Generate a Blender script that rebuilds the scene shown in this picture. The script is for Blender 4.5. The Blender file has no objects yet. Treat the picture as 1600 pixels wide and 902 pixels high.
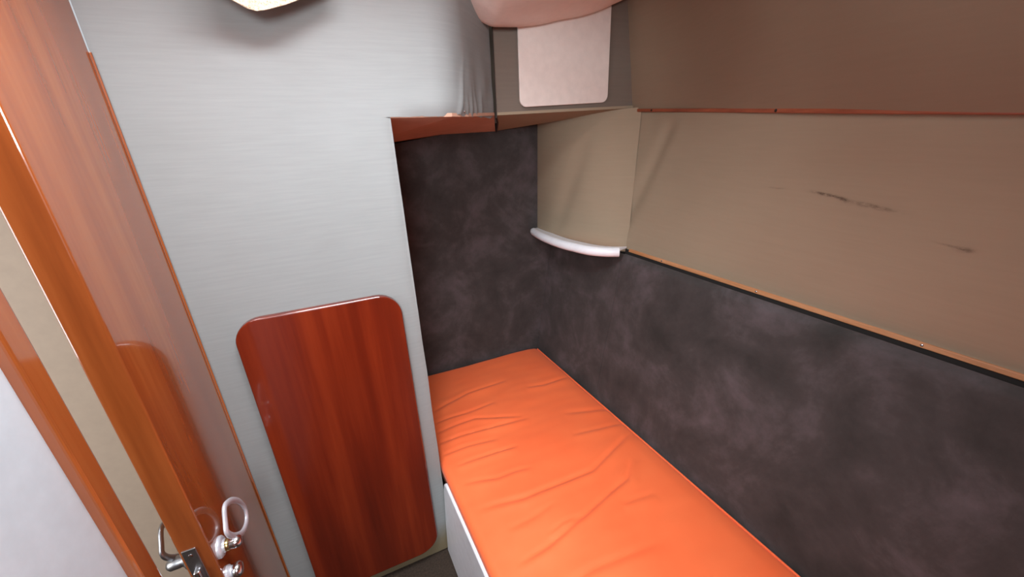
import bpy, bmesh, math, random
from mathutils import Matrix, Vector, noise

random.seed(7)
S = bpy.context.scene
COL = S.collection
Z0 = 1.38                      # eye height above the cabin sole; coordinates below are relative to the eye height

# ------------------------------------------------------------------ camera
R = Matrix(((0.91300, 0.18400, -0.36400), (-0.40594, 0.31778, -0.85687), (-0.04200, 0.93000, 0.36500)))
_d = Vector((70.0, -1550.0, -608.0)).normalized(); _Z = -_d
_X = Vector((1519.0, 301.0, -608.0)); _X = (_X - _Z * _X.dot(_Z)).normalized()
_Y = _Z.cross(_X)
R = Matrix((_X, _Y, _Z))
cd = bpy.data.cameras.new('camera'); cam = bpy.data.objects.new('camera', cd); COL.objects.link(cam)
cd.sensor_width = 36.0; cd.lens = 608.0 / 1600.0 * 36.0; cd.clip_start = 0.02
cam.matrix_world = Matrix.Translation((0, 0, Z0)) @ R.to_4x4()
S.camera = cam

# ------------------------------------------------------------------ world, daylight, exposure
W = bpy.data.worlds.new('daylight'); S.world = W; W.use_nodes = True
W.node_tree.nodes['Background'].inputs[0].default_value = (0.86, 0.93, 1.0, 1)
W.node_tree.nodes['Background'].inputs[1].default_value = 0.6

def area(name, loc, aim, sx, sy, power, col):
    l = bpy.data.lights.new(name, 'AREA'); l.shape = 'RECTANGLE'; l.size = sx; l.size_y = sy; l.energy = power; l.color = col
    o = bpy.data.objects.new(name, l); COL.objects.link(o)
    o.location = (loc[0], loc[1], loc[2] + Z0)
    o.rotation_euler = Vector(aim).to_track_quat('-Z', 'Y').to_euler()
    return o
area('deck_hatch_daylight', (0.0, 0.47, 0.66), (0, 0, -1), 0.58, 0.46, 25.0, (0.90, 0.96, 1.0))
area('companionway_daylight', (-0.36, -0.80, 0.22), (0.25, 1, -0.45), 0.52, 0.42, 24.0, (0.90, 0.96, 1.0))
area('neighbour_cabin_daylight', (-1.45, 0.15, -0.25), (1, 0.4, -0.1), 0.7, 0.9, 15.0, (0.97, 0.98, 1.0))
S.view_settings.view_transform = 'Standard'; S.view_settings.look = 'None'
S.view_settings.gamma = 1.0; S.view_settings.use_curve_mapping = False
S.view_settings.exposure = 0.15

# ------------------------------------------------------------------ material helpers
def srgb(r, g, b):
    f = lambda c: (c / 255 / 12.92) if c / 255 <= 0.04045 else ((c / 255 + 0.055) / 1.055) ** 2.4
    return (f(r), f(g), f(b), 1)

class NT:
    def __init__(s, name):
        s.m = bpy.data.materials.new(name); s.m.use_nodes = True; s.t = s.m.node_tree
        s.b = s.t.nodes['Principled BSDF']; s.pos = None
    def n(s, typ, **kw):
        nd = s.t.nodes.new(typ)
        for k, v in kw.items():
            if k.startswith('_'): setattr(nd, k[1:], v)
            else: nd.inputs[k.replace('__', ' ')].default_value = v
        return nd
    def l(s, a, b): s.t.links.new(a, b)
    def coord(s, scale=(1, 1, 1), loc=(0, 0, 0), rot=(0, 0, 0)):
        g = s.n('ShaderNodeNewGeometry'); mp = s.n('ShaderNodeMapping')
        mp.inputs['Scale'].default_value = scale; mp.inputs['Location'].default_value = loc; mp.inputs['Rotation'].default_value = rot
        s.l(g.outputs['Position'], mp.inputs['Vector']); return mp.outputs[0]
    def noise(s, scale, sc=(1, 1, 1), detail=4, rough=0.55, rot=(0, 0, 0), dist=0.0):
        nd = s.n('ShaderNodeTexNoise', Scale=scale, Detail=detail, Roughness=rough, Distortion=dist)
        s.l(s.coord(sc, rot=rot), nd.inputs['Vector']); return nd.outputs[0]
    def ramp(s, fac, stops):
        nd = s.n('ShaderNodeValToRGB'); cr = nd.color_ramp
        while len(cr.elements) > 1: cr.elements.remove(cr.elements[-1])
        cr.elements[0].position = stops[0][0]; cr.elements[0].color = stops[0][1]
        for p, c in stops[1:]:
            e = cr.elements.new(p); e.color = c
        s.l(fac, nd.inputs[0]); return nd.outputs[0]
    def mix(s, fac, a, b, mode='MIX'):
        nd = s.n('ShaderNodeMix', _data_type='RGBA', _blend_type=mode)
        for v, i in ((fac, 0), (a, 6), (b, 7)):
            if hasattr(v, 'is_output') or hasattr(v, 'links'): s.l(v, nd.inputs[i])
            else: nd.inputs[i].default_value = v
        return nd.outputs[2]
    def math(s, op, a, b=0.0, c=None):
        nd = s.n('ShaderNodeMath', _operation=op)
        for i, v in enumerate((a, b) if c is None else (a, b, c)):
            if hasattr(v, 'links'): s.l(v, nd.inputs[i])
            else: nd.inputs[i].default_value = v
        return nd.outputs[0]
    def bump(s, h, strength=0.2, dist=0.001, nrm=None):
        nd = s.n('ShaderNodeBump', Strength=strength, Distance=dist); s.l(h, nd.inputs['Height'])
        if nrm: s.l(nrm, nd.inputs['Normal'])
        s.l(nd.outputs[0], s.b.inputs['Normal']); return nd.outputs[0]
    def col(s, c):
        if hasattr(c, 'links'): s.l(c, s.b.inputs['Base Color'])
        else: s.b.inputs['Base Color'].default_value = c
    def set(s, **kw):
        for k, v in kw.items(): s.b.inputs[k.replace('__', ' ')].default_value = v
        return s

def dim(c, k): return (c[0] * k, c[1] * k, c[2] * k, 1)

def fabric(name, c, axis_scale, streak=0.10, stains=None, dirt=None):
    t = NT(name)
    a = t.noise(1.0, axis_scale, 5, 0.6)
    base = t.ramp(a, [(0.3, dim(c, 1 - streak)), (0.7, dim(c, 1 + streak * 0.6))])
    b = t.noise(4.0, (1, 1, 1), 3)
    base = t.mix(0.5, base, t.ramp(b, [(0.3, (0.90, 0.89, 0.87, 1)), (0.7, (1, 1, 1, 1))]), 'MULTIPLY')
    if dirt:
        g = t.n('ShaderNodeNewGeometry'); sp = t.n('ShaderNodeSeparateXYZ'); t.l(g.outputs['Position'], sp.inputs[0])
        h = t.math('ADD', sp.outputs[2], t.math('MULTIPLY', t.noise(9.0), -0.10))
        f = t.n('ShaderNodeMapRange', _interpolation_type='SMOOTHSTEP'); t.l(h, f.inputs[0])
        f.inputs[1].default_value = dirt[0]; f.inputs[2].default_value = dirt[1]; f.inputs[3].default_value = 1.0; f.inputs[4].default_value = 0.0
        base = t.mix(f.outputs[0], base, dirt[2])
    if stains:
        g = t.n('ShaderNodeNewGeometry'); sp = t.n('ShaderNodeSeparateXYZ'); t.l(g.outputs['Position'], sp.inputs[0])
        nz = t.noise(60.0, (1, 1, 2.5), 4, 0.7)
        for (y, z, ly, lz, slope, amt) in stains:
            y, z, ly, lz = y * 0.947, z * 0.944, ly * 0.947, lz * 0.947
            dy = t.math('SUBTRACT', sp.outputs[1], y); dz = t.math('SUBTRACT', t.math('SUBTRACT', sp.outputs[2], z + Z0), t.math('MULTIPLY', dy, slope))
            q = t.math('ADD', t.math('POWER', t.math('ABSOLUTE', t.math('DIVIDE', dy, ly)), 2.0), t.math('POWER', t.math('ABSOLUTE', t.math('DIVIDE', dz, lz)), 2.0))
            e = t.math('EXPONENT', t.math('MULTIPLY', q, -1.0))
            f = t.math('MULTIPLY', t.math('MULTIPLY', e, amt), t.ramp(nz, [(0.35, (0.1, 0.1, 0.1, 1)), (0.6, (1, 1, 1, 1))]))
            base = t.mix(f, base, srgb(48, 34, 26))
    t.col(base); t.set(Roughness=0.85)
    t.b.inputs['Specular IOR Level'].default_value = 0.25
    w = t.noise(1.0, tuple(v * 3 for v in axis_scale), 3, 0.6)
    w2 = t.noise(700.0, (1, 1, 1), 2)
    t.bump(t.math('ADD', w, t.math('MULTIPLY', w2, 0.5)), 0.10, 0.0006)
    return t.m

def wood(name, dark, mid, light, sc, rough=0.18, coat=0.6, rot=(0, 0, 0)):
    t = NT(name)
    a = t.noise(1.0, sc, 4, 0.5, dist=0.25)
    b = t.noise(1.0, tuple(v * 4.5 for v in sc), 3, 0.55)
    f = t.math('ADD', t.math('MULTIPLY', a, 0.75), t.math('MULTIPLY', b, 0.25))
    t.col(t.ramp(f, [(0.30, dark), (0.5, mid), (0.70, light)]))
    t.set(Roughness=rough); t.b.inputs['Coat Weight'].default_value = coat; t.b.inputs['Coat Roughness'].default_value = 0.05
    return t.m

M = {}
M['grey_fabric'] = fabric('grey woven vinyl lining', srgb(150, 153, 153), (9, 9, 150), 0.055, dirt=(0.0, 0.10, srgb(120, 108, 84)))
M['grey_fabric_shaded'] = fabric('grey woven vinyl lining darkened for recess shade', srgb(124, 112, 102), (9, 9, 150), 0.05)  # grey lining with the shade under the headliner put into its colour
M['hull_fabric'] = fabric('beige woven vinyl hull lining', srgb(162, 145, 123), (9, 9, 150), 0.03,
    stains=[(0.512, -0.1485, 0.028, 0.0032, 0.10, 0.95), (0.478, -0.1545, 0.010, 0.004, 0.3, 0.9), (0.425, -0.161, 0.036, 0.0042, 0.10, 0.7),
            (0.281, -0.218, 0.011, 0.0045, 0.0, 0.7), (0.300, -0.215, 0.016, 0.002, 0.1, 0.45), (0.63, -0.1465, 0.024, 0.0018, -0.03, 0.35)])
M['upper_lining'] = fabric('woven vinyl upper lining with shade in colour', srgb(142, 122, 102), (9, 9, 150), 0.03)  # hull lining colour darkened to stand in for shade above the batten
M['soffit'] = fabric('brown soffit board', srgb(205, 160, 138), (20, 20, 20), 0.06)
M['mahogany'] = wood('varnished mahogany', srgb(84, 25, 12), srgb(132, 45, 20), srgb(160, 63, 29), (30, 30, 1.6), 0.2, 0.5)
M['mahogany_board'] = wood('varnished mahogany board', srgb(82, 23, 11), srgb(108, 33, 15), srgb(134, 48, 22), (13, 13, 0.7), 0.22, 0.45)
M['honey_wood'] = wood('varnished door veneer', srgb(130, 64, 29), srgb(154, 80, 37), srgb(170, 97, 49), (24, 24, 1.4), 0.14, 1.0)
M['batten_wood'] = wood('bare teak batten', srgb(172, 116, 76), srgb(196, 134, 90), srgb(212, 152, 108), (60, 4, 60), 0.45, 0.1)
M['red_batten'] = wood('reddish batten', srgb(120, 62, 40), srgb(148, 78, 52), srgb(165, 92, 62), (60, 4, 60), 0.45, 0.1)

t = NT('charcoal suede'); a = t.noise(4.5, (1, 1, 1), 6, 0.6, dist=0.6); b = t.noise(11.0, (1, 1, 1), 5, 0.65)
f = t.math('ADD', t.math('MULTIPLY', a, 0.65), t.math('MULTIPLY', b, 0.35))
t.col(t.ramp(f, [(0.34, srgb(52, 50, 48)), (0.5, srgb(70, 65, 64)), (0.66, srgb(94, 86, 88))]))
t.set(Roughness=0.9); t.b.inputs['Specular IOR Level'].default_value = 0.2
t.b.inputs['Sheen Weight'].default_value = 0.25; t.b.inputs['Sheen Roughness'].default_value = 0.4; t.b.inputs['Sheen Tint'].default_value = (0.9, 0.85, 0.9, 1)
t.bump(t.noise(500.0, (1, 1, 1), 3), 0.2, 0.0006); M['suede'] = t.m

t = NT('orange mattress cloth'); a = t.noise(5.0, (1, 1, 1), 4)
t.col(t.ramp(a, [(0.3, srgb(252, 110, 60)), (0.7, srgb(255, 120, 68))])); t.set(Roughness=0.62)
t.b.inputs['Specular IOR Level'].default_value = 0.3; t.b.inputs['Sheen Weight'].default_value = 0.12
t.bump(t.noise(900.0, (1, 1, 1), 2), 0.12, 0.0004); M['orange'] = t.m

def plain(name, c, rough, metal=0.0, var=0.04, bs=40.0, bst=0.05):
    t = NT(name); a = t.noise(bs, (1, 1, 1), 3)
    t.col(t.ramp(a, [(0.3, dim(c, 1 - var)), (0.7, dim(c, 1 + var))])); t.set(Roughness=rough, Metallic=metal)
    t.bump(a, bst, 0.0008); return t.m
M['white_paint'] = plain('white painted panel', srgb(204, 216, 224), 0.35)
M['hatch_white'] = plain('off white plastic panel', srgb(236, 222, 214), 0.4)
M['white_rubber'] = plain('white vinyl edging', srgb(248, 250, 255), 0.35)
M['headliner'] = fabric('off white headliner vinyl', srgb(242, 222, 212), (60, 60, 60), 0.04)
M['ceiling'] = fabric('cream headliner', srgb(176, 158, 142), (40, 40, 40), 0.04)
M['beige_wall'] = plain('beige painted bulkhead', srgb(172, 155, 137), 0.6)
M['steel'] = plain('brushed steel', srgb(170, 172, 176), 0.38, 1.0, 0.06, 200.0)
M['chrome'] = plain('satin chrome', srgb(222, 222, 226), 0.22, 1.0, 0.02)
M['silver'] = plain('silver painted handle', srgb(214, 214, 222), 0.3, 0.35, 0.02)
M['brass'] = plain('brass collar', srgb(220, 200, 140), 0.3, 1.0, 0.03)
M['dark_metal'] = plain('dark bolt', srgb(50, 45, 42), 0.5, 0.7)
M['seam_brown'] = plain('brown seam piping', srgb(58, 44, 38), 0.8)
M['gloss_white'] = plain('gloss white berth front', srgb(244, 246, 252), 0.25)
M['slot_shade'] = plain('dark slot shade', srgb(34, 30, 28), 0.9)  # near-black colour standing in for shade in the slot
t = NT('raw chipboard edge'); a = t.noise(260.0, (1, 1, 1), 5, 0.8)
t.col(t.ramp(a, [(0.35, srgb(178, 150, 116)), (0.5, srgb(230, 214, 188)), (0.7, srgb(244, 234, 214))])); t.set(Roughness=0.9)
t.bump(a, 0.5, 0.002); M['raw_ply'] = t.m
t = NT('dark carpet'); a = t.noise(160.0, (1, 1, 1), 5, 0.75)
t.col(t.ramp(a, [(0.3, srgb(30, 23, 18)), (0.7, srgb(72, 56, 44))])); t.set(Roughness=1.0); t.bump(a, 0.8, 0.004); M['carpet'] = t.m
# ------------------------------------------------------------------ mesh helpers
def obj(name, verts, faces, mat, parent=None, smooth=False, auto=None, bevel=None, solid=None):
    vs = [Vector((v[0], v[1], v[2] + Z0)) for v in verts]
    lo = Vector((min(v.x for v in vs), min(v.y for v in vs), min(v.z for v in vs)))
    hi = Vector((max(v.x for v in vs), max(v.y for v in vs), max(v.z for v in vs)))
    o3 = Vector(((lo.x + hi.x) / 2, (lo.y + hi.y) / 2, lo.z))
    me = bpy.data.meshes.new(name); me.from_pydata([v - o3 for v in vs], [], faces); me.update()
    bm = bmesh.new(); bm.from_mesh(me); bmesh.ops.recalc_face_normals(bm, faces=bm.faces) if auto != 'keep' else None
    bm.to_mesh(me); bm.free()
    o = bpy.data.objects.new(name, me); COL.objects.link(o); me.materials.append(M[mat])
    if smooth:
        for p in me.polygons: p.use_smooth = True
        me.set_sharp_from_angle(angle=math.radians(50))
    if bevel:
        md = o.modifiers.new('bevel', 'BEVEL'); md.width = bevel; md.segments = 3; md.limit_method = 'ANGLE'; md.angle_limit = math.radians(40)
    o.location = o3
    if parent:
        o.parent = parent
        pw = Vector((0, 0, 0)); q = parent
        while q: pw += q.location; q = q.parent
        o.location = o3 - pw
    return o

def empty(name, loc):
    o = bpy.data.objects.new(name, None); COL.objects.link(o); o.location = (loc[0], loc[1], loc[2] + Z0); o.empty_display_size = 0.05
    return o

def tag(o, label, cat, group=None):
    o['label'] = label; o['category'] = cat
    if group: o['group'] = group
    return o

def struct(o, label=None):
    o['kind'] = 'structure'
    if label: o['label'] = label
    return o

def box(x0, x1, y0, y1, z0, z1):
    v = [(x, y, z) for z in (z0, z1) for y in (y0, y1) for x in (x0, x1)]
    return v, [(0, 2, 3, 1), (4, 5, 7, 6), (0, 1, 5, 4), (2, 6, 7, 3), (0, 4, 6, 2), (1, 3, 7, 5)]

def grid(fn, us, vs):
    V = [fn(u, v) for v in vs for u in us]; n = len(us)
    F = [(j * n + i, j * n + i + 1, (j + 1) * n + i + 1, (j + 1) * n + i) for j in range(len(vs) - 1) for i in range(n - 1)]
    return V, F

def lin(a, b, n): return [a + (b - a) * i / (n - 1) for i in range(n)]

def slab(pts, fn_front, fn_back):
    """closed prism from an outline: front and back ring"""
    n = len(pts); V = [fn_front(*p) for p in pts] + [fn_back(*p) for p in pts]
    F = [tuple(range(n)), tuple(range(2 * n - 1, n - 1, -1))] + [(i, i + n, (i + 1) % n + n, (i + 1) % n) for i in range(n)]
    return V, F

def rrect(x0, x1, z0, z1, r, k=8):
    rs = r if isinstance(r, (tuple, list)) else (r, r, r, r)
    out = []
    for (cx, cz, a0, q) in ((x1, z1, 0, rs[0]), (x0, z1, 90, rs[1]), (x0, z0, 180, rs[2]), (x1, z0, 270, rs[3])):
        sx = -1 if cx == x1 else 1; sz = -1 if cz == z1 else 1
        for i in range(k + 1):
            a = math.radians(a0 + 90 * i / k); out.append((cx + sx * q + q * math.cos(a), cz + sz * q + q * math.sin(a)))
    return out

def tube(path, rad, seg=12, closed=False, flat=1.0, caps=True):
    P = [Vector(p) for p in path]; n = len(P); V = []; F = []
    up = None
    for i, p in enumerate(P):
        a = P[(i - 1) % n] if (closed or i > 0) else p; b = P[(i + 1) % n] if (closed or i < n - 1) else p
        d = (b - a).normalized()
        if up is None: up = Vector((1, 0, 0)) if abs(d.x) < 0.8 else Vector((0, 0, 1))
        u = (up - d * up.dot(d)).normalized(); w = d.cross(u); up = u
        r = rad(i / (n - 1)) if callable(rad) else rad
        for k in range(seg):
            t = 2 * math.pi * k / seg; V.append(tuple(p + u * (r * flat * math.cos(t)) + w * (r * math.sin(t))))
    for i in range(n if closed else n - 1):
        j = (i + 1) % n
        for k in range(seg): F.append((i * seg + k, i * seg + (k + 1) % seg, j * seg + (k + 1) % seg, j * seg + k))
    if caps and not closed: F += [tuple(range(seg - 1, -1, -1)), tuple((n - 1) * seg + k for k in range(seg))]
    return V, F

def lathe(base, axis, prof, seg=24):
    A = Vector(axis).normalized(); u = A.orthogonal().normalized(); w = A.cross(u); B = Vector(base); V = []; F = []
    for (h, r) in prof:
        for k in range(seg):
            t = 2 * math.pi * k / seg; V.append(tuple(B + A * h + u * (r * math.cos(t)) + w * (r * math.sin(t))))
    for i in range(len(prof) - 1):
        for k in range(seg): F.append((i * seg + k, i * seg + (k + 1) % seg, (i + 1) * seg + (k + 1) % seg, (i + 1) * seg + k))
    F += [tuple(range(seg)), tuple((len(prof) - 1) * seg + k for k in range(seg))]
    return V, F

def join(*parts):
    V = []; F = []
    for v, f in parts:
        o = len(V); V += list(v); F += [tuple(i + o for i in q) for q in f]
    return V, F

def sm(a, b, x):
    t = max(0.0, min(1.0, (x - a) / (b - a))); return t * t * (3 - 2 * t)

def nz(x, y, z=0.0): return noise.noise((x, y, z))

# hull side: the suede panel's face, in plan slightly angled and flaring outwards with height
# above the suede panel the lining leans inboard more and more towards the camera
def xh(y, z):
    lean = 0.155 - 0.40 * (1 - sm(0.25, 1.1, y))
    return 0.785 + 0.047 * (1.563 - y) + 0.155 * (min(z, -0.40) + 1.0) + (lean * (min(z, 0.06) + 0.40) if z > -0.40 else 0.0)
YB = -1.0                      # after end of the cabin
YF = 1.563                     # foot end of the berth
ZC = 0.45                      # deckhead
ZF = -1.38                     # cabin sole

# ------------------------------------------------------------------ structure
struct(obj('floor', *box(-1.5, 1.15, YB - 0.05, 1.7, ZF - 0.05, ZF), 'carpet'))

# deckhead with the hatch opening above the standing space
HX0, HX1, HY0, HY1, HT = -0.30, 0.30, 0.23, 0.71, 0.68
cv, cf = join(box(-1.5, HX0, YB, 1.75, ZC, ZC + 0.03), box(HX1, 1.15, YB, 1.75, ZC, ZC + 0.03),
              box(HX0, HX1, YB, HY0, ZC, ZC + 0.03), box(HX0, HX1, HY1, 1.75, ZC, ZC + 0.03))
ceil = struct(obj('ceiling', cv, cf, 'ceiling'))

hc = join(box(HX0 - 0.03, HX0, HY0 - 0.03, HY1 + 0.03, ZC + 0.03, HT), box(HX1, HX1 + 0.03, HY0 - 0.03, HY1 + 0.03, ZC + 0.03, HT),
          box(HX0, HX1, HY0 - 0.03, HY0, ZC + 0.03, HT), box(HX0, HX1, HY1, HY1 + 0.03, ZC + 0.03, HT))
struct(obj('hatch_coaming', *hc, 'mahogany', ceil))
struct(obj('hull_shade_beam', *box(0.30, 0.345, -0.36, 0.58, 0.30, ZC), 'mahogany', ceil, bevel=0.006))  # added beam out of view, keeps hatch light off the near hull
# sagging headliner between the locker and the hull
PX = [0.33, 0.375, 0.391, 0.406, 0.431, 0.467, 0.534, 0.624, 0.731, 0.82, 0.924, 1.02]
PZ = [0.44, 0.375, 0.332, 0.305, 0.288, 0.273, 0.275, 0.287, 0.310, 0.331, 0.371, 0.42]
def prof(x):
    if x <= PX[0]: return PZ[0]
    for i in range(len(PX) - 1):
        if x <= PX[i + 1]:
            t = (x - PX[i]) / (PX[i + 1] - PX[i]); return PZ[i] * (1 - t) + PZ[i + 1] * t
    return PZ[-1]
def sag(u, v):
    x = 0.33 + u * 0.69; y = 0.62 + v * 0.565
    z = sum(prof(x + d) for d in (-0.012, -0.006, 0, 0.006, 0.012)) / 5
    z += 0.30 * (1 - v) * 0.28 + 0.003 * nz(x * 14, y * 9)
    if v > 0.93: z += (v - 0.93) / 0.07 * 0.022 * ((v - 0.93) / 0.07)
    x2 = x - 0.10 * (1 - v)
    return (x2, y, min(z, ZC - 0.002))
struct(obj('headliner_sag', *grid(sag, lin(0, 1, 70), lin(0, 1, 40)), 'headliner', ceil, smooth=True))

# grey bulkhead: a flat lower part, and above the berth a box with a rounded corner that turns back
XE = 0.143
def plan(s):
    """plan curve of the upper bulkhead by arc length from the door"""
    L0 = 0.245 + 0.345; r = 0.13; ang = math.radians(50)
    if s < L0: return (-0.345 + s, 1.0)
    a = (s - L0) / r
    if a < ang: return (0.245 + r * math.sin(a), 1.0 + r * (1 - math.cos(a)))
    d = s - L0 - r * ang
    return (0.245 + r * math.sin(ang) + d * math.cos(ang), 1.0 + r * (1 - math.cos(ang)) + d * math.sin(ang))
SMAX = 0.245 + 0.345 + 0.13 * math.radians(50) + 0.205
def low(u, v):
    x = -0.345 + u * (XE + 0.345); z = ZF + 0.008 + v * (0.052 - ZF - 0.008)
    y = 1.0 + 0.0015 * nz(x * 5, z * 5, 3.1) + 0.004 * sm(XE - 0.012, XE, x)
    return (x + 0.0015 * nz(0, z * 7, 1.0) * sm(0.1, 0.14, x), y, z)
def up(u, v):
    s = u * SMAX; z = 0.052 + v * (ZC - 0.052)
    x, y = plan(s); c = s - 0.59
    y += 0.0015 * nz(x * 5, z * 5, 3.1) * (1 - sm(-0.1, 0.0, c))
    # irregular gathers fading upwards, and a pinch running up the corner
    fold = 0.0
    for (c0, lean, wd, am, hh) in ((0.075, 0.25, 0.007, 0.0035, 0.16), (0.115, -0.05, 0.006, 0.0028, 0.06), (0.140, 0.10, 0.009, 0.0032, 0.10), (0.176, -0.12, 0.008, 0.0028, 0.13), (0.215, 0.05, 0.010, 0.003, 0.09)):
        q = c - c0 - lean * (z - 0.05) - 0.004 * nz(z * 30, c0 * 50)
        fold += am * math.exp(-(q / wd) ** 2) * (1 - sm(0.2 * hh, hh, z - 0.05))
    fold += 0.003 * nz(c * 18, z * 14, 5) * sm(0.02, 0.08, c) * (1 - sm(0.05, 0.25, z - 0.05))
    hem = 0.004 * math.exp(-((z - 0.082) / 0.026) ** 2) * sm(0.50, 0.58, s) * (1 - sm(0.60, 0.68, s)) - 0.004 * (1 - sm(0, 0.02, z - 0.05)) * sm(0.49, 0.53, s)
    lo_edge = (0.003 * nz(s * 40, 2.2) + 0.003 * nz(s * 120, 4.4) + 0.004 * math.exp(-((s - 0.655) / 0.02) ** 2)) * (1 - sm(0, 0.02, z - 0.05)) * sm(0.50, 0.56, s)
    nx, ny = (0, -1) if c < 0 else (math.sin(min(c / 0.13, math.radians(50))), -math.cos(min(c / 0.13, math.radians(50))))
    return (x + nx * (fold + hem), y + ny * (fold + hem), z + lo_edge)
wf = join(grid(low, lin(0, 1, 40), lin(0, 1, 90)), grid(up, lin(0, 1, 160), lin(0, 1, 40)),
          box(XE - 0.012, XE - 0.001, 1.003, 1.028, ZF + 0.008, 0.05), box(-0.345, XE - 0.004, 1.014, 1.03, ZF + 0.008, 0.05))
wall = struct(obj('wall_front', *wf, 'grey_fabric', smooth=True, auto='keep'), 'grey woven fabric bulkhead')
# underside of the overhead box, split by the seam
A = [(0.06, 1.004, 0.050), (XE, 1.004, 0.050), (0.29, 1.006, 0.050), (0.345, 1.048, 0.051), (0.478, 1.20, 0.060), (0.620, 1.557, 0.020), (0.40, 1.557, 0.016), (0.214, 1.557, -0.010), (0.06, 1.557, -0.02)]
n = len(A)
struct(obj('soffit', A + [(x, y, z + 0.008) for x, y, z in A], [tuple(range(n)), tuple(range(2 * n - 1, n - 1, -1))] + [(i, i + n, (i + 1) % n + n, (i + 1) % n) for i in range(n)], 'soffit', wall))
B = [(0.486, 1.197, 0.060), (1.03, 1.190, 0.074), (1.03, 1.557, 0.060), (0.808, 1.557, 0.051), (0.629, 1.557, 0.022)]
n = len(B)
struct(obj('soffit', B + [(x, y, z + 0.008) for x, y, z in B], [tuple(range(n)), tuple(range(2 * n - 1, n - 1, -1))] + [(i, i + n, (i + 1) % n + n, (i + 1) % n) for i in range(n)], 'hull_fabric', wall))
# recessed panel behind the white plate
def rec(u, v): return (0.484 + u * 0.54, 1.198 + 0.002 * nz(u * 6, v * 5) - u * 0.006, 0.060 + 0.013 * u + v * (ZC - 0.06 - 0.013 * u))
struct(obj('recess_panel', *grid(rec, lin(0, 1, 30), lin(0, 1, 24)), 'grey_fabric_shaded', wall, smooth=True))
# seam piping on the box
struct(obj('seam', *tube([(0.482, 1.193, 0.058), (0.483, 1.193, 0.2), (0.484, 1.194, 0.44)], 0.0014, 8), 'seam_brown', wall, smooth=True))
struct(obj('seam', *tube([(0.482, 1.196, 0.056), (0.54, 1.33, 0.043), (0.623, 1.55, 0.018)], 0.003, 8), 'seam_brown', wall, smooth=True))
struct(obj('tack', *lathe((0.325, 1.018, 0.062), (0.4, -0.9, -0.1), [(0, 0.003), (0.004, 0.003), (0.005, 0.0015)], 10), 'chrome', wall))

# hull side lining: beige, with a soft diagonal fold by the seam
def hull(u, v):
    y = YB + u * (1.552 - YB); z = -0.408 + v * (0.066 + 0.408)
    x = xh(y, z) + 0.034 + 0.002 * nz(y * 3, z * 4, 9)
    d = (y - (1.02 + (0.0 - z) * 0.36)); x += 0.010 * math.exp(-(d / 0.028) ** 2) * sm(-0.42, -0.3, z) * (1 - sm(-0.02, 0.05, z))
    x += 0.006 * sm(-0.02, 0.10, d)
    zz = z
    return (x, y, zz)
hv, hf = grid(hull, lin(0, 1, 200), lin(0, 1, 70))
right = struct(obj('wall_right', hv, hf, 'hull_fabric', smooth=True), 'beige woven fabric hull lining')
struct(obj('slot_shade_sheet', *grid(lambda u, v: (xh(YB + u * 2.6, -1.2 + v * 0.796) + 0.033, YB + u * 2.6, -1.2 + v * 0.796), lin(0, 1, 30), lin(0, 1, 4)), 'slot_shade', right))  # dark sheet added as the shadow gap between batten and suede panel
def zb(y): return 0.0665 - 0.0666 * (1.19 - y)           # the upper batten falls slightly towards the camera
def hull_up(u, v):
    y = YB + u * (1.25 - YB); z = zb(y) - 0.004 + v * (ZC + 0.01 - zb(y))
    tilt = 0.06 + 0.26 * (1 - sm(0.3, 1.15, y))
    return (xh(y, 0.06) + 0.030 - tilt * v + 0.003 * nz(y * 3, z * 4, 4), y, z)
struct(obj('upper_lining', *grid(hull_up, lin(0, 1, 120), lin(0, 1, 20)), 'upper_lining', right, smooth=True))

# concave lining in the corner above the foot of the berth
def corner(u, v):
    z = -0.415 + v * (0.477 + 0.011 * u)
    ye = 1.10 + 0.06 * v; xe = xh(ye, z) + 0.037
    p0 = (0.800 + 0.010 * v, 1.556); p1 = (0.792 + 0.03 * v, 1.26); p2 = (xe, ye)
    x, y = ((1 - u) ** 2 * a + 2 * u * (1 - u) * b + u * u * c for a, b, c in zip(p0, p1, p2))
    d = u - 0.25 - 0.35 * v
    x += 0.010 * math.exp(-(d / 0.09) ** 2) * math.sin(math.pi * min(1, v * 1.1))
    return (x, y, z)
struct(obj('corner_lining', *grid(corner, lin(0, 1, 60), lin(0, 1, 40)), 'hull_fabric', right, smooth=True))

# battens
def strip(z0, z1, off, proud, y0, y1, zfn=None, n=60):
    V = []
    for y in lin(y0, y1, n):
        dz = zfn(y) if zfn else 0
        for (o, z) in ((0, z0), (-proud, z0), (-proud, z1), (0, z1)): V.append((xh(y, dz + z if not zfn else 0.05) + off + o, y, z + dz))
    F = [(i * 4 + k, i * 4 + (k + 1) % 4, (i + 1) * 4 + (k + 1) % 4, (i + 1) * 4 + k) for i in range(n - 1) for k in range(4)]
    return V, F + [(0, 1, 2, 3), tuple((n - 1) * 4 + k for k in (3, 2, 1, 0))]
b1 = struct(obj('trim_1', *strip(-0.411, -0.400, 0.036, 0.007, YB, 1.085), 'batten_wood', bevel=0.002), 'thin teak batten above the suede side panel')
for y in (0.93, 0.61, 0.285, -0.05):
    x = xh(y, -0.40) + 0.029
    obj('screw', *lathe((x + 0.001, y, -0.4055), (-1, 0, 0.15), [(0, 0.0030), (0.002, 0.0028), (0.0028, 0.0018)], 12), 'chrome', b1, smooth=True)
b2 = struct(obj('trim_2', *strip(-0.006, 0.004, 0.034, 0.008, YB, 1.20, zb), 'red_batten', bevel=0.002), 'narrow reddish batten along the hull')
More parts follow.
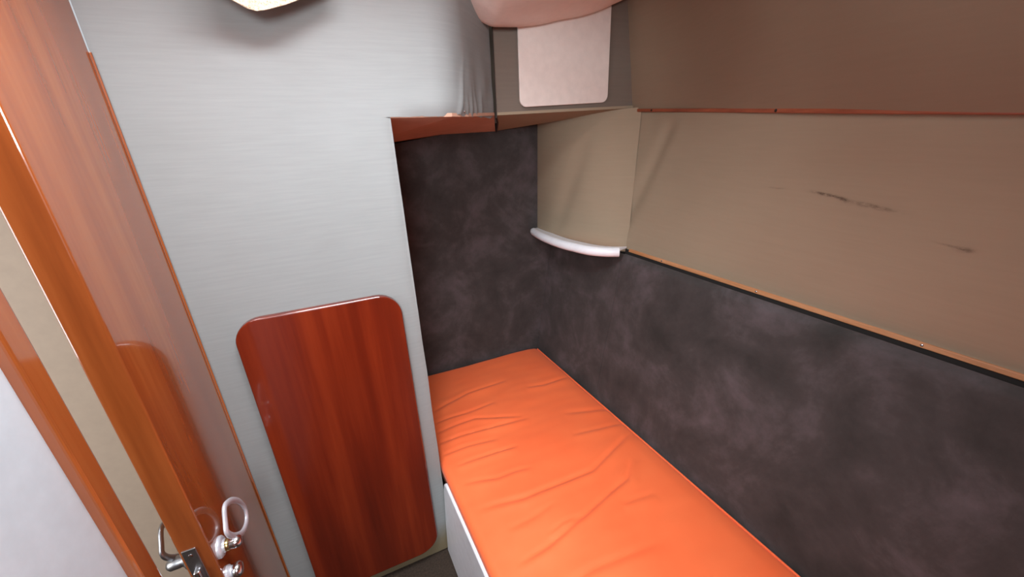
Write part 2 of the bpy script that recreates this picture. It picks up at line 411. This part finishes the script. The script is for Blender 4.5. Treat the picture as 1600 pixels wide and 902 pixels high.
for y in (1.10, 0.62, 0.2):
    obj('screw', *lathe((xh(y, 0.05) + 0.027, y, zb(y) - 0.001), (-1, 0, 0), [(0, 0.0035), (0.0015, 0.0035), (0.0022, 0.002)], 12), 'dark_metal', b2, smooth=True)

# niche behind the bulkhead, after bulkhead with companionway, neighbouring compartment
struct(obj('wall_niche', *box(0.05, 0.07, 1.03, 1.6, ZF, ZC), 'grey_fabric_shaded'))
struct(obj('wall_foot', *box(0.05, 1.15, 1.60, 1.63, ZF, ZC), 'ceiling'))
bk = join(box(-1.5, -1.0, YB - 0.03, YB, ZF, ZC), box(0.05, 1.15, -0.40, -0.37, ZF, ZC), box(-0.392, 0.05, -0.40, -0.37, ZF, -0.33), box(-1.0, 1.15, YB - 0.03, YB, ZF, -0.55))
struct(obj('wall_back', *bk, 'mahogany'))
struct(obj('wall_left', *box(-0.392, -0.358, -0.37, 0.543, ZF, ZC), 'white_paint'), 'white painted partition')
struct(obj('wall_neighbour', *join(box(-1.5, -0.40, 1.0, 1.03, ZF, ZC), box(-1.53, -1.5, YB, 1.03, ZF, ZC)), 'beige_wall'), 'beige bulkhead seen through the gap of the door')
struct(obj('trim_3', *box(-0.40, -0.345, 0.543, 0.577, ZF, ZC), 'honey_wood', bevel=0.004), 'varnished wooden door jamb')
struct(obj('trim_4', *box(-0.345, -0.3415, 0.993, 0.9985, ZF + 0.01, 0.165), 'honey_wood', bevel=0.003), 'thin wooden bead beside the door hinge edge')

# ------------------------------------------------------------------ door with lock and handles
door = empty('door_1', (-0.368, 0.85, ZF + 0.01)); struct(door, 'glossy varnished wooden door standing ajar')
obj('door_leaf', *box(-0.3915, -0.345, 0.71, 0.997, ZF + 0.01, ZC - 0.012), 'honey_wood', door, bevel=0.003)
pl = obj('lock_faceplate', *box(-0.3865, -0.3645, 0.7075, 0.7105, -0.87, -0.690), 'steel', door, bevel=0.0012)
obj('screw', *lathe((-0.3755, 0.7078, -0.705), (0, -1, 0), [(0, 0.0042), (0.0008, 0.004), (0.0014, 0.0025)], 14), 'chrome', pl, smooth=True)
obj('latch_bolt', *box(-0.381, -0.370, 0.699, 0.709, -0.775, -0.742), 'chrome', pl, bevel=0.003)
# inner handle: rose, collar, neck and an open oval grip
BY, BZ = 0.738, -0.739
hd = empty('door_handle', (-0.345, BY, BZ)); hd.parent = door; hd.location = hd.location - door.location
obj('rose', *lathe((-0.3455, BY, BZ), (1, 0, 0), [(0, 0.021), (0.004, 0.021), (0.007, 0.018), (0.008, 0.013), (0.012, 0.0125)], 32), 'silver', hd, smooth=True)
obj('collar', *lathe((-0.335, BY, BZ), (1, 0, 0), [(0, 0.011), (0.002, 0.012), (0.006, 0.012), (0.008, 0.0105)], 28), 'brass', hd, smooth=True)
obj('neck', *lathe((-0.328, BY, BZ), (1, 0, 0), [(0, 0.0105), (0.008, 0.012), (0.016, 0.012), (0.020, 0.008), (0.021, 0.002)], 28), 'chrome', hd, smooth=True)
RING = [(0.750, -0.659), (0.770, -0.666), (0.793, -0.684), (0.816, -0.713), (0.828, -0.744), (0.823, -0.764), (0.803, -0.770), (0.773, -0.758), (0.741, -0.727), (0.723, -0.695), (0.732, -0.678)]
def ring_path(x, sx=1.0):
    out = []; n = len(RING)
    for i in range(n):                     # Catmull-Rom through the oval's centre line
        p = [Vector((0,) + RING[(i + k) % n]) for k in (-1, 0, 1, 2)]
        for t in (0, 0.25, 0.5, 0.75):
            q = 0.5 * ((2 * p[1]) + (p[2] - p[0]) * t + (2 * p[0] - 5 * p[1] + 4 * p[2] - p[3]) * t * t + (3 * p[1] - p[0] - 3 * p[2] + p[3]) * t ** 3)
            out.append((x, q.y, q.z))
    return out
obj('grip', *tube(ring_path(-0.318), 0.0066, 12, closed=True, flat=0.6), 'silver', hd, smooth=True)
kn = empty('lock_knob', (-0.345, 0.7265, -0.800)); kn.parent = door; kn.location = kn.location - door.location
obj('rose', *lathe((-0.3455, 0.7265, -0.800), (1, 0, 0), [(0, 0.0150), (0.004, 0.0150), (0.006, 0.012), (0.010, 0.011)], 28), 'silver', kn, smooth=True)
obj('thumb_turn', *lathe((-0.336, 0.7265, -0.800), (1, 0, 0), [(0, 0.009), (0.004, 0.014), (0.012, 0.0145), (0.016, 0.011), (0.017, 0.002)], 28), 'chrome', kn, smooth=True)
# outer handle, seen past the door's edge
ho = empty('door_handle', (-0.3915, BY, BZ)); ho.parent = door; ho.location = ho.location - door.location
obj('rose', *lathe((-0.391, BY, BZ), (-1, 0, 0), [(0, 0.021), (0.004, 0.021), (0.007, 0.018), (0.008, 0.013), (0.012, 0.0125)], 32), 'steel', ho, smooth=True)
obj('neck', *lathe((-0.402, BY, BZ), (-1, 0, 0), [(0, 0.0105), (0.008, 0.012), (0.022, 0.012), (0.027, 0.008), (0.028, 0.002)], 28), 'steel', ho, smooth=True)
obj('grip', *tube(ring_path(-0.4185), 0.0062, 12, closed=True, flat=0.6), 'steel', ho, smooth=True)

# ------------------------------------------------------------------ mahogany board on the grey bulkhead
ol = rrect(-0.277, 0.098, -1.325, -0.366, (0.058, 0.058, 0.045, 0.07), 10)
tag(obj('wooden_board', *slab(ol, lambda x, z: (x, 0.979, z), lambda x, z: (x, 0.9975, z)), 'mahogany_board', bevel=0.0035),
    'dark red mahogany board with rounded corners against the grey bulkhead', 'board')

# ------------------------------------------------------------------ mattress
CREASE = [
 ([(0.187, 0.982), (0.325, 0.975), (0.408, 0.97)], 0.006, 0.010),
 ([(0.188, 0.906), (0.294, 0.872), (0.354, 0.874), (0.41, 0.865)], 0.005, 0.010),
 ([(0.197, 0.798), (0.335, 0.772), (0.472, 0.773), (0.575, 0.771), (0.667, 0.805), (0.805, 0.856)], 0.008, 0.012),
 ([(0.232, 0.605), (0.326, 0.616), (0.45, 0.645), (0.572, 0.679), (0.65, 0.697), (0.714, 0.754)], 0.008, 0.012),
 ([(0.341, 0.643), (0.401, 0.655), (0.455, 0.653)], 0.004, 0.009),
 ([(0.577, 0.633), (0.691, 0.62)], 0.004, 0.012),
 ([(0.175, 1.279), (0.34, 1.336), (0.525, 1.343)], 0.006, 0.012),
 ([(0.165, 1.22), (0.301, 1.215), (0.426, 1.229)], 0.006, 0.011),
 ([(0.159, 1.164), (0.32, 1.169), (0.492, 1.1)], 0.006, 0.011),
 ([(0.157, 1.11), (0.265, 1.103), (0.508, 1.083)], 0.006, 0.010),
 ([(0.155, 1.05), (0.25, 1.045), (0.36, 1.03)], 0.005, 0.010),
 ([(0.58, 1.257), (0.654, 1.241), (0.785, 1.245)], 0.005, 0.012),
 ([(0.635, 1.045), (0.741, 1.01), (0.84, 0.985)], 0.004, 0.014),
 ([(0.60, 0.93), (0.70, 0.915), (0.82, 0.90)], 0.004, 0.012),
 ([(0.25, 0.70), (0.33, 0.705), (0.42, 0.72)], 0.003, 0.012),
 ([(0.20, 0.50), (0.40, 0.52), (0.60, 0.50)], 0.005, 0.014),
 ([(0.30, 0.30), (0.50, 0.28), (0.75, 0.33)], 0.005, 0.014)]
def crease(x, y):
    h = 0.0
    for pts, amp, wid in CREASE:
        if y < min(p[1] for p in pts) - 0.06 or y > max(p[1] for p in pts) + 0.06: continue
        best = 9; tb = 0; n = len(pts) - 1; sg = 1
        for i in range(n):
            ax, ay = pts[i]; bx, by = pts[i + 1]; dx, dy = bx - ax, by - ay
            t = max(0, min(1, ((x - ax) * dx + (y - ay) * dy) / (dx * dx + dy * dy)))
            ex, ey = x - ax - t * dx, y - ay - t * dy; d = math.hypot(ex, ey)
            if d < best: best = d; tb = (i + t) / n; sg = 1 if ey > 0 else -1
        e = max(0.0, 1 - (2 * tb - 1) ** 4) ; s = best * sg
        fade = e if best < 0.2 else 0
        h += amp * fade * (-math.exp(-(s / (wid * 0.7)) ** 2) + 0.7 * math.exp(-((s + wid * 1.3) / (wid * 1.6)) ** 2))
    return h
def bx_(y): return 0.1435 + 0.061 * (0.975 - y)
def xl(y): return 0.147 + 0.06 * max(0.0, 1.02 - y)
MT = -1.0
def mat_pt(u, v):
    # u across: 0..1, with the sides rolled down; v along
    y = -0.36 + v * (1.556 + 0.36)
    r = 0.022; l = xl(y); rt = xh(y, -1.0) - 0.004
    w = rt - l; side = 0.115; total = side * 2 + w
    s = u * total
    if s < side - r: x, z = l, MT - side + s
    elif s < side + r * 0.57:
        a = (s - side + r) / (r * 1.57) * math.pi / 2; x, z = l + r - r * math.cos(a), MT - r + r * math.sin(a)
    elif s < side + w - r * 0.57: x, z = l + r + (s - side - r * 0.57) * (w - 2 * r) / (w - 1.14 * r), MT
    elif s < side + w + r:
        a = (s - side - w + r * 0.57) / (r * 1.57) * math.pi / 2; x, z = rt - r + r * math.sin(a), MT - r + r * math.cos(a)
    else:
        z = MT - r - (s - side - w - r); x = rt + 0.155 * (z - MT + r) - 0.001
    top = sm(MT - 0.03, MT - 0.004, z)
    mid = sm(0, 0.10, x - l) * sm(0, 0.06, rt - x)
    z += top * (crease(x, y) + 0.006 * mid + 0.004 * nz(x * 5, y * 5, 1) + 0.0015 * nz(x * 9, y * 26, 2))
    e = 1.556 - y
    if e < 0.03: z -= (0.03 - math.sqrt(max(0, 0.03 ** 2 - (0.03 - e) ** 2))) * top
    if z < MT - 0.036 and s < side: x = max(x, bx_(y) + 0.018)      # tucked behind the berth's front board
    return (x, y, z)
total_cols = 130
mv, mf = grid(mat_pt, lin(0, 1, total_cols), lin(0, 1, 330))
n = total_cols
mf += [tuple(range(n - 1, -1, -1)), tuple((330 - 1) * n + k for k in range(n))]
mf += [(j * n, (j + 1) * n, (j + 1) * n + n - 1, j * n + n - 1) for j in range(329)]
mat = empty('berth_mattress', (0.5, 0.5, MT - 0.115)); tag(mat, 'long orange cloth mattress with creases on the berth', 'mattress')
obj('mattress_cover', mv, mf, 'orange', mat, smooth=True)
def welt(side):
    out = []
    for y in lin(-0.35, 1.53, 80):
        x = xl(y) + 0.004 if side < 0 else xh(y, -1.0) - 0.012
        out.append((x, y, MT - 0.0065 if side < 0 else MT - 0.003))
    return out
obj('piping', *tube(welt(1), 0.003, 8), 'orange', mat, smooth=True)

# berth base under the mattress: plywood top and white front board
base_top = MT - 0.115
bunk = empty('sleeping_berth', (0.5, 0.3, ZF)); tag(bunk, 'white painted berth base under the orange mattress', 'berth')
ys = [0.996, 0.985, 0.972, 0.955]; zt = [-1.085, -1.058, -1.046, -1.042]
ys += lin(0.93, -0.36, 30); zt += [-1.042] * 30
V = []
for y, z in zip(ys, zt):
    x = bx_(y)
    V += [(x - 0.016, y, ZF + 0.003), (x - 0.010, y, -1.25), (x, y, z - 0.006), (x + 0.004, y, z), (x + 0.012, y, z), (x + 0.016, y, z - 0.006), (x + 0.016, y, ZF + 0.003)]
k = 7; n = len(ys)
F = [(i * k + j, i * k + (j + 1) % k, (i + 1) * k + (j + 1) % k, (i + 1) * k + j) for i in range(n - 1) for j in range(k)] + [tuple(range(k)), tuple((n - 1) * k + j for j in range(k - 1, -1, -1))]
obj('front_board', V, F, 'gloss_white', bunk, smooth=False, bevel=0.002)
V, F = slab([(xl(1.0) + 0.03, 1.55), (xl(1.0) + 0.03, 1.0), (bx_(-0.36) + 0.02, -0.36), (xh(-0.36, -1.15) - 0.02, -0.36), (xh(1.55, -1.15) - 0.02, 1.55)],
            lambda x, y: (x, y, base_top - 0.002), lambda x, y: (x, y, base_top - 0.02))
obj('slat_board', V, F, 'raw_ply', bunk)

# ------------------------------------------------------------------ suede panels
def cushion(y0, y1, set_back, top, name, label):
    P = [(0.0, -1.16)] + [(0.0, z) for z in lin(-1.1, top - 0.022, 26)] + [(0.0015, top - 0.014), (0.005, top - 0.006), (0.010, top - 0.0015), (0.014, top), (0.018, top - 0.003), (0.021, top - 0.010), (0.021, -1.16)]
    ys = lin(y0, y1, max(20, int((y1 - y0) / 0.02))); V = []
    for y in ys:
        e = min(y - y0, y1 - y); ro = 0.003 * (1 - sm(0, 0.012, e)) if y1 < 1.3 else 0
        for o, z in P:
            pf = 0.004 * sm(0, 0.2, top - z) if o == 0 else 0
            V.append((xh(y, z) + set_back + o - pf * 0 + (ro if o < 0.008 else 0) + (0.002 * nz(y * 4, z * 5, 8) if o == 0 else 0), y, z))
    k = len(P); n = len(ys)
    F = [(i * k + j, i * k + (j + 1) % k, (i + 1) * k + (j + 1) % k, (i + 1) * k + j) for i in range(n - 1) for j in range(k)] + [tuple(range(k)), tuple((n - 1) * k + j for j in range(k - 1, -1, -1))]
    return tag(obj(name, V, F, 'suede', smooth=True), label, 'padded panel')
cushion(-0.36, 1.083, 0.0, -0.4145, 'suede_side_panel', 'long charcoal suede padded panel along the hull beside the mattress')
cushion(1.0835, 1.5545, 0.002, -0.418, 'suede_side_panel', 'short charcoal suede panel under the white edging in the corner')
def foot(u, v): return (0.075 + u * 0.80, 1.558 + 0.003 * nz(u * 4, v * 5, 6), -1.15 + v * 1.20)
V, F = grid(foot, lin(0, 1, 40), lin(0, 1, 50))
m = len(V); V += [(x, 1.585, z) for x, y, z in V]
F += [tuple(i + m for i in reversed(q)) for q in F[:]]
U = 40; rim = list(range(U)) + [j * U + U - 1 for j in range(1, 50)] + [49 * U + i for i in range(U - 2, -1, -1)] + [j * U for j in range(48, 0, -1)]
F += [(rim[i], rim[(i + 1) % len(rim)], rim[(i + 1) % len(rim)] + m, rim[i] + m) for i in range(len(rim))]
tag(obj('suede_foot_panel', V, F, 'suede', smooth=True), 'tall charcoal suede panel at the foot end of the berth', 'padded panel')

# ------------------------------------------------------------------ white edging strip in the corner
EP = [(0.772, 1.548), (0.757, 1.42), (0.763, 1.295), (0.782, 1.21), (0.803, 1.15), (0.838, 1.106), (0.880, 1.078)]
path = []
for i in range(len(EP) - 1):
    p = [Vector(EP[max(0, min(len(EP) - 1, i + d))]) for d in (-1, 0, 1, 2)]
    for t in lin(0, 1, 9)[:-1]:
        q = 0.5 * ((2 * p[1]) + (p[2] - p[0]) * t + (2 * p[0] - 5 * p[1] + 4 * p[2] - p[3]) * t * t + (3 * p[1] - p[0] - 3 * p[2] + p[3]) * t ** 3)
        path.append((q.x, q.y, -0.402))
path.append((EP[-1][0], EP[-1][1], -0.402))
es = empty('edging_strip', (0.81, 1.3, -0.418)); tag(es, 'curved white edging strip under the beige corner lining', 'edging')
V, F = tube(path, lambda t: 0.0175 * (0.55 + 0.45 * sm(0, 0.03, t)), 16)
obj('tube', V, F, 'white_rubber', es, smooth=True)
P = [Vector(p) for p in path]
outer = [p + Vector((0.03, 0.02, -0.002)) for p in P]
V = [tuple(p + Vector((0, 0, 0.010))) for p in P] + [tuple(p + Vector((0.05, 0.02, 0.008))) for p in P]
V += [(x, y, z - 0.006) for x, y, z in V]; n = len(P)
F = []
for i in range(n - 1): F += [(i, i + 1, n + i + 1, n + i), (2 * n + i, 3 * n + i, 3 * n + i + 1, 2 * n + i + 1), (i, 2 * n + i, 2 * n + i + 1, i + 1), (n + i, n + i + 1, 3 * n + i + 1, 3 * n + i)]
F += [(0, n, 3 * n, 2 * n), (n - 1, 3 * n - 1, 4 * n - 1, 2 * n - 1)]
obj('flange', V, F, 'white_rubber', es)
for k in range(7):
    i = 24 + k * 2
    p = P[i] + Vector((0.004, 0.004, 0.0145))
    obj('tooth', *lathe(tuple(p - Vector((0, 0, 0.004))), (0, 0, 1), [(0, 0.004), (0.004, 0.0036), (0.006, 0.0015)], 8), 'white_rubber', es, smooth=True)

# ------------------------------------------------------------------ white access plate
ol = rrect(0.557, 0.879, 0.080, 0.372, 0.022, 8)
tag(obj('access_panel', *slab([(x, z + 0.035 * (x - 0.557)) for x, z in ol], lambda x, z: (x, 1.181, z), lambda x, z: (x, 1.189, z)), 'hatch_white', bevel=0.002),
    'white rounded access plate on the recessed lining below the headliner', 'panel')

# ------------------------------------------------------------------ loose deckhead board with a raw edge
O = [(-0.16, 0.885, 0.272), (-0.107, 0.925, 0.238), (-0.085, 0.930, 0.2270), (-0.071, 0.931, 0.2245), (-0.055, 0.933, 0.2280), (-0.022, 0.937, 0.239), (0.055, 0.946, 0.272), (0.075, 0.950, 0.452), (-0.15, 0.935, 0.452)]
n = len(O)
V = O + [(x, y + 0.016, z + 0.006 * (z < 0.4)) for x, y, z in O]
F = [tuple(range(n)), tuple(range(2 * n - 1, n - 1, -1))] + [(i, i + n, (i + 1) % n + n, (i + 1) % n) for i in range(n)]
tag(obj('ceiling_board', V, F, 'raw_ply', bevel=0.002), 'pale raw chipboard corner hanging down from the deckhead above the bulkhead', 'board')
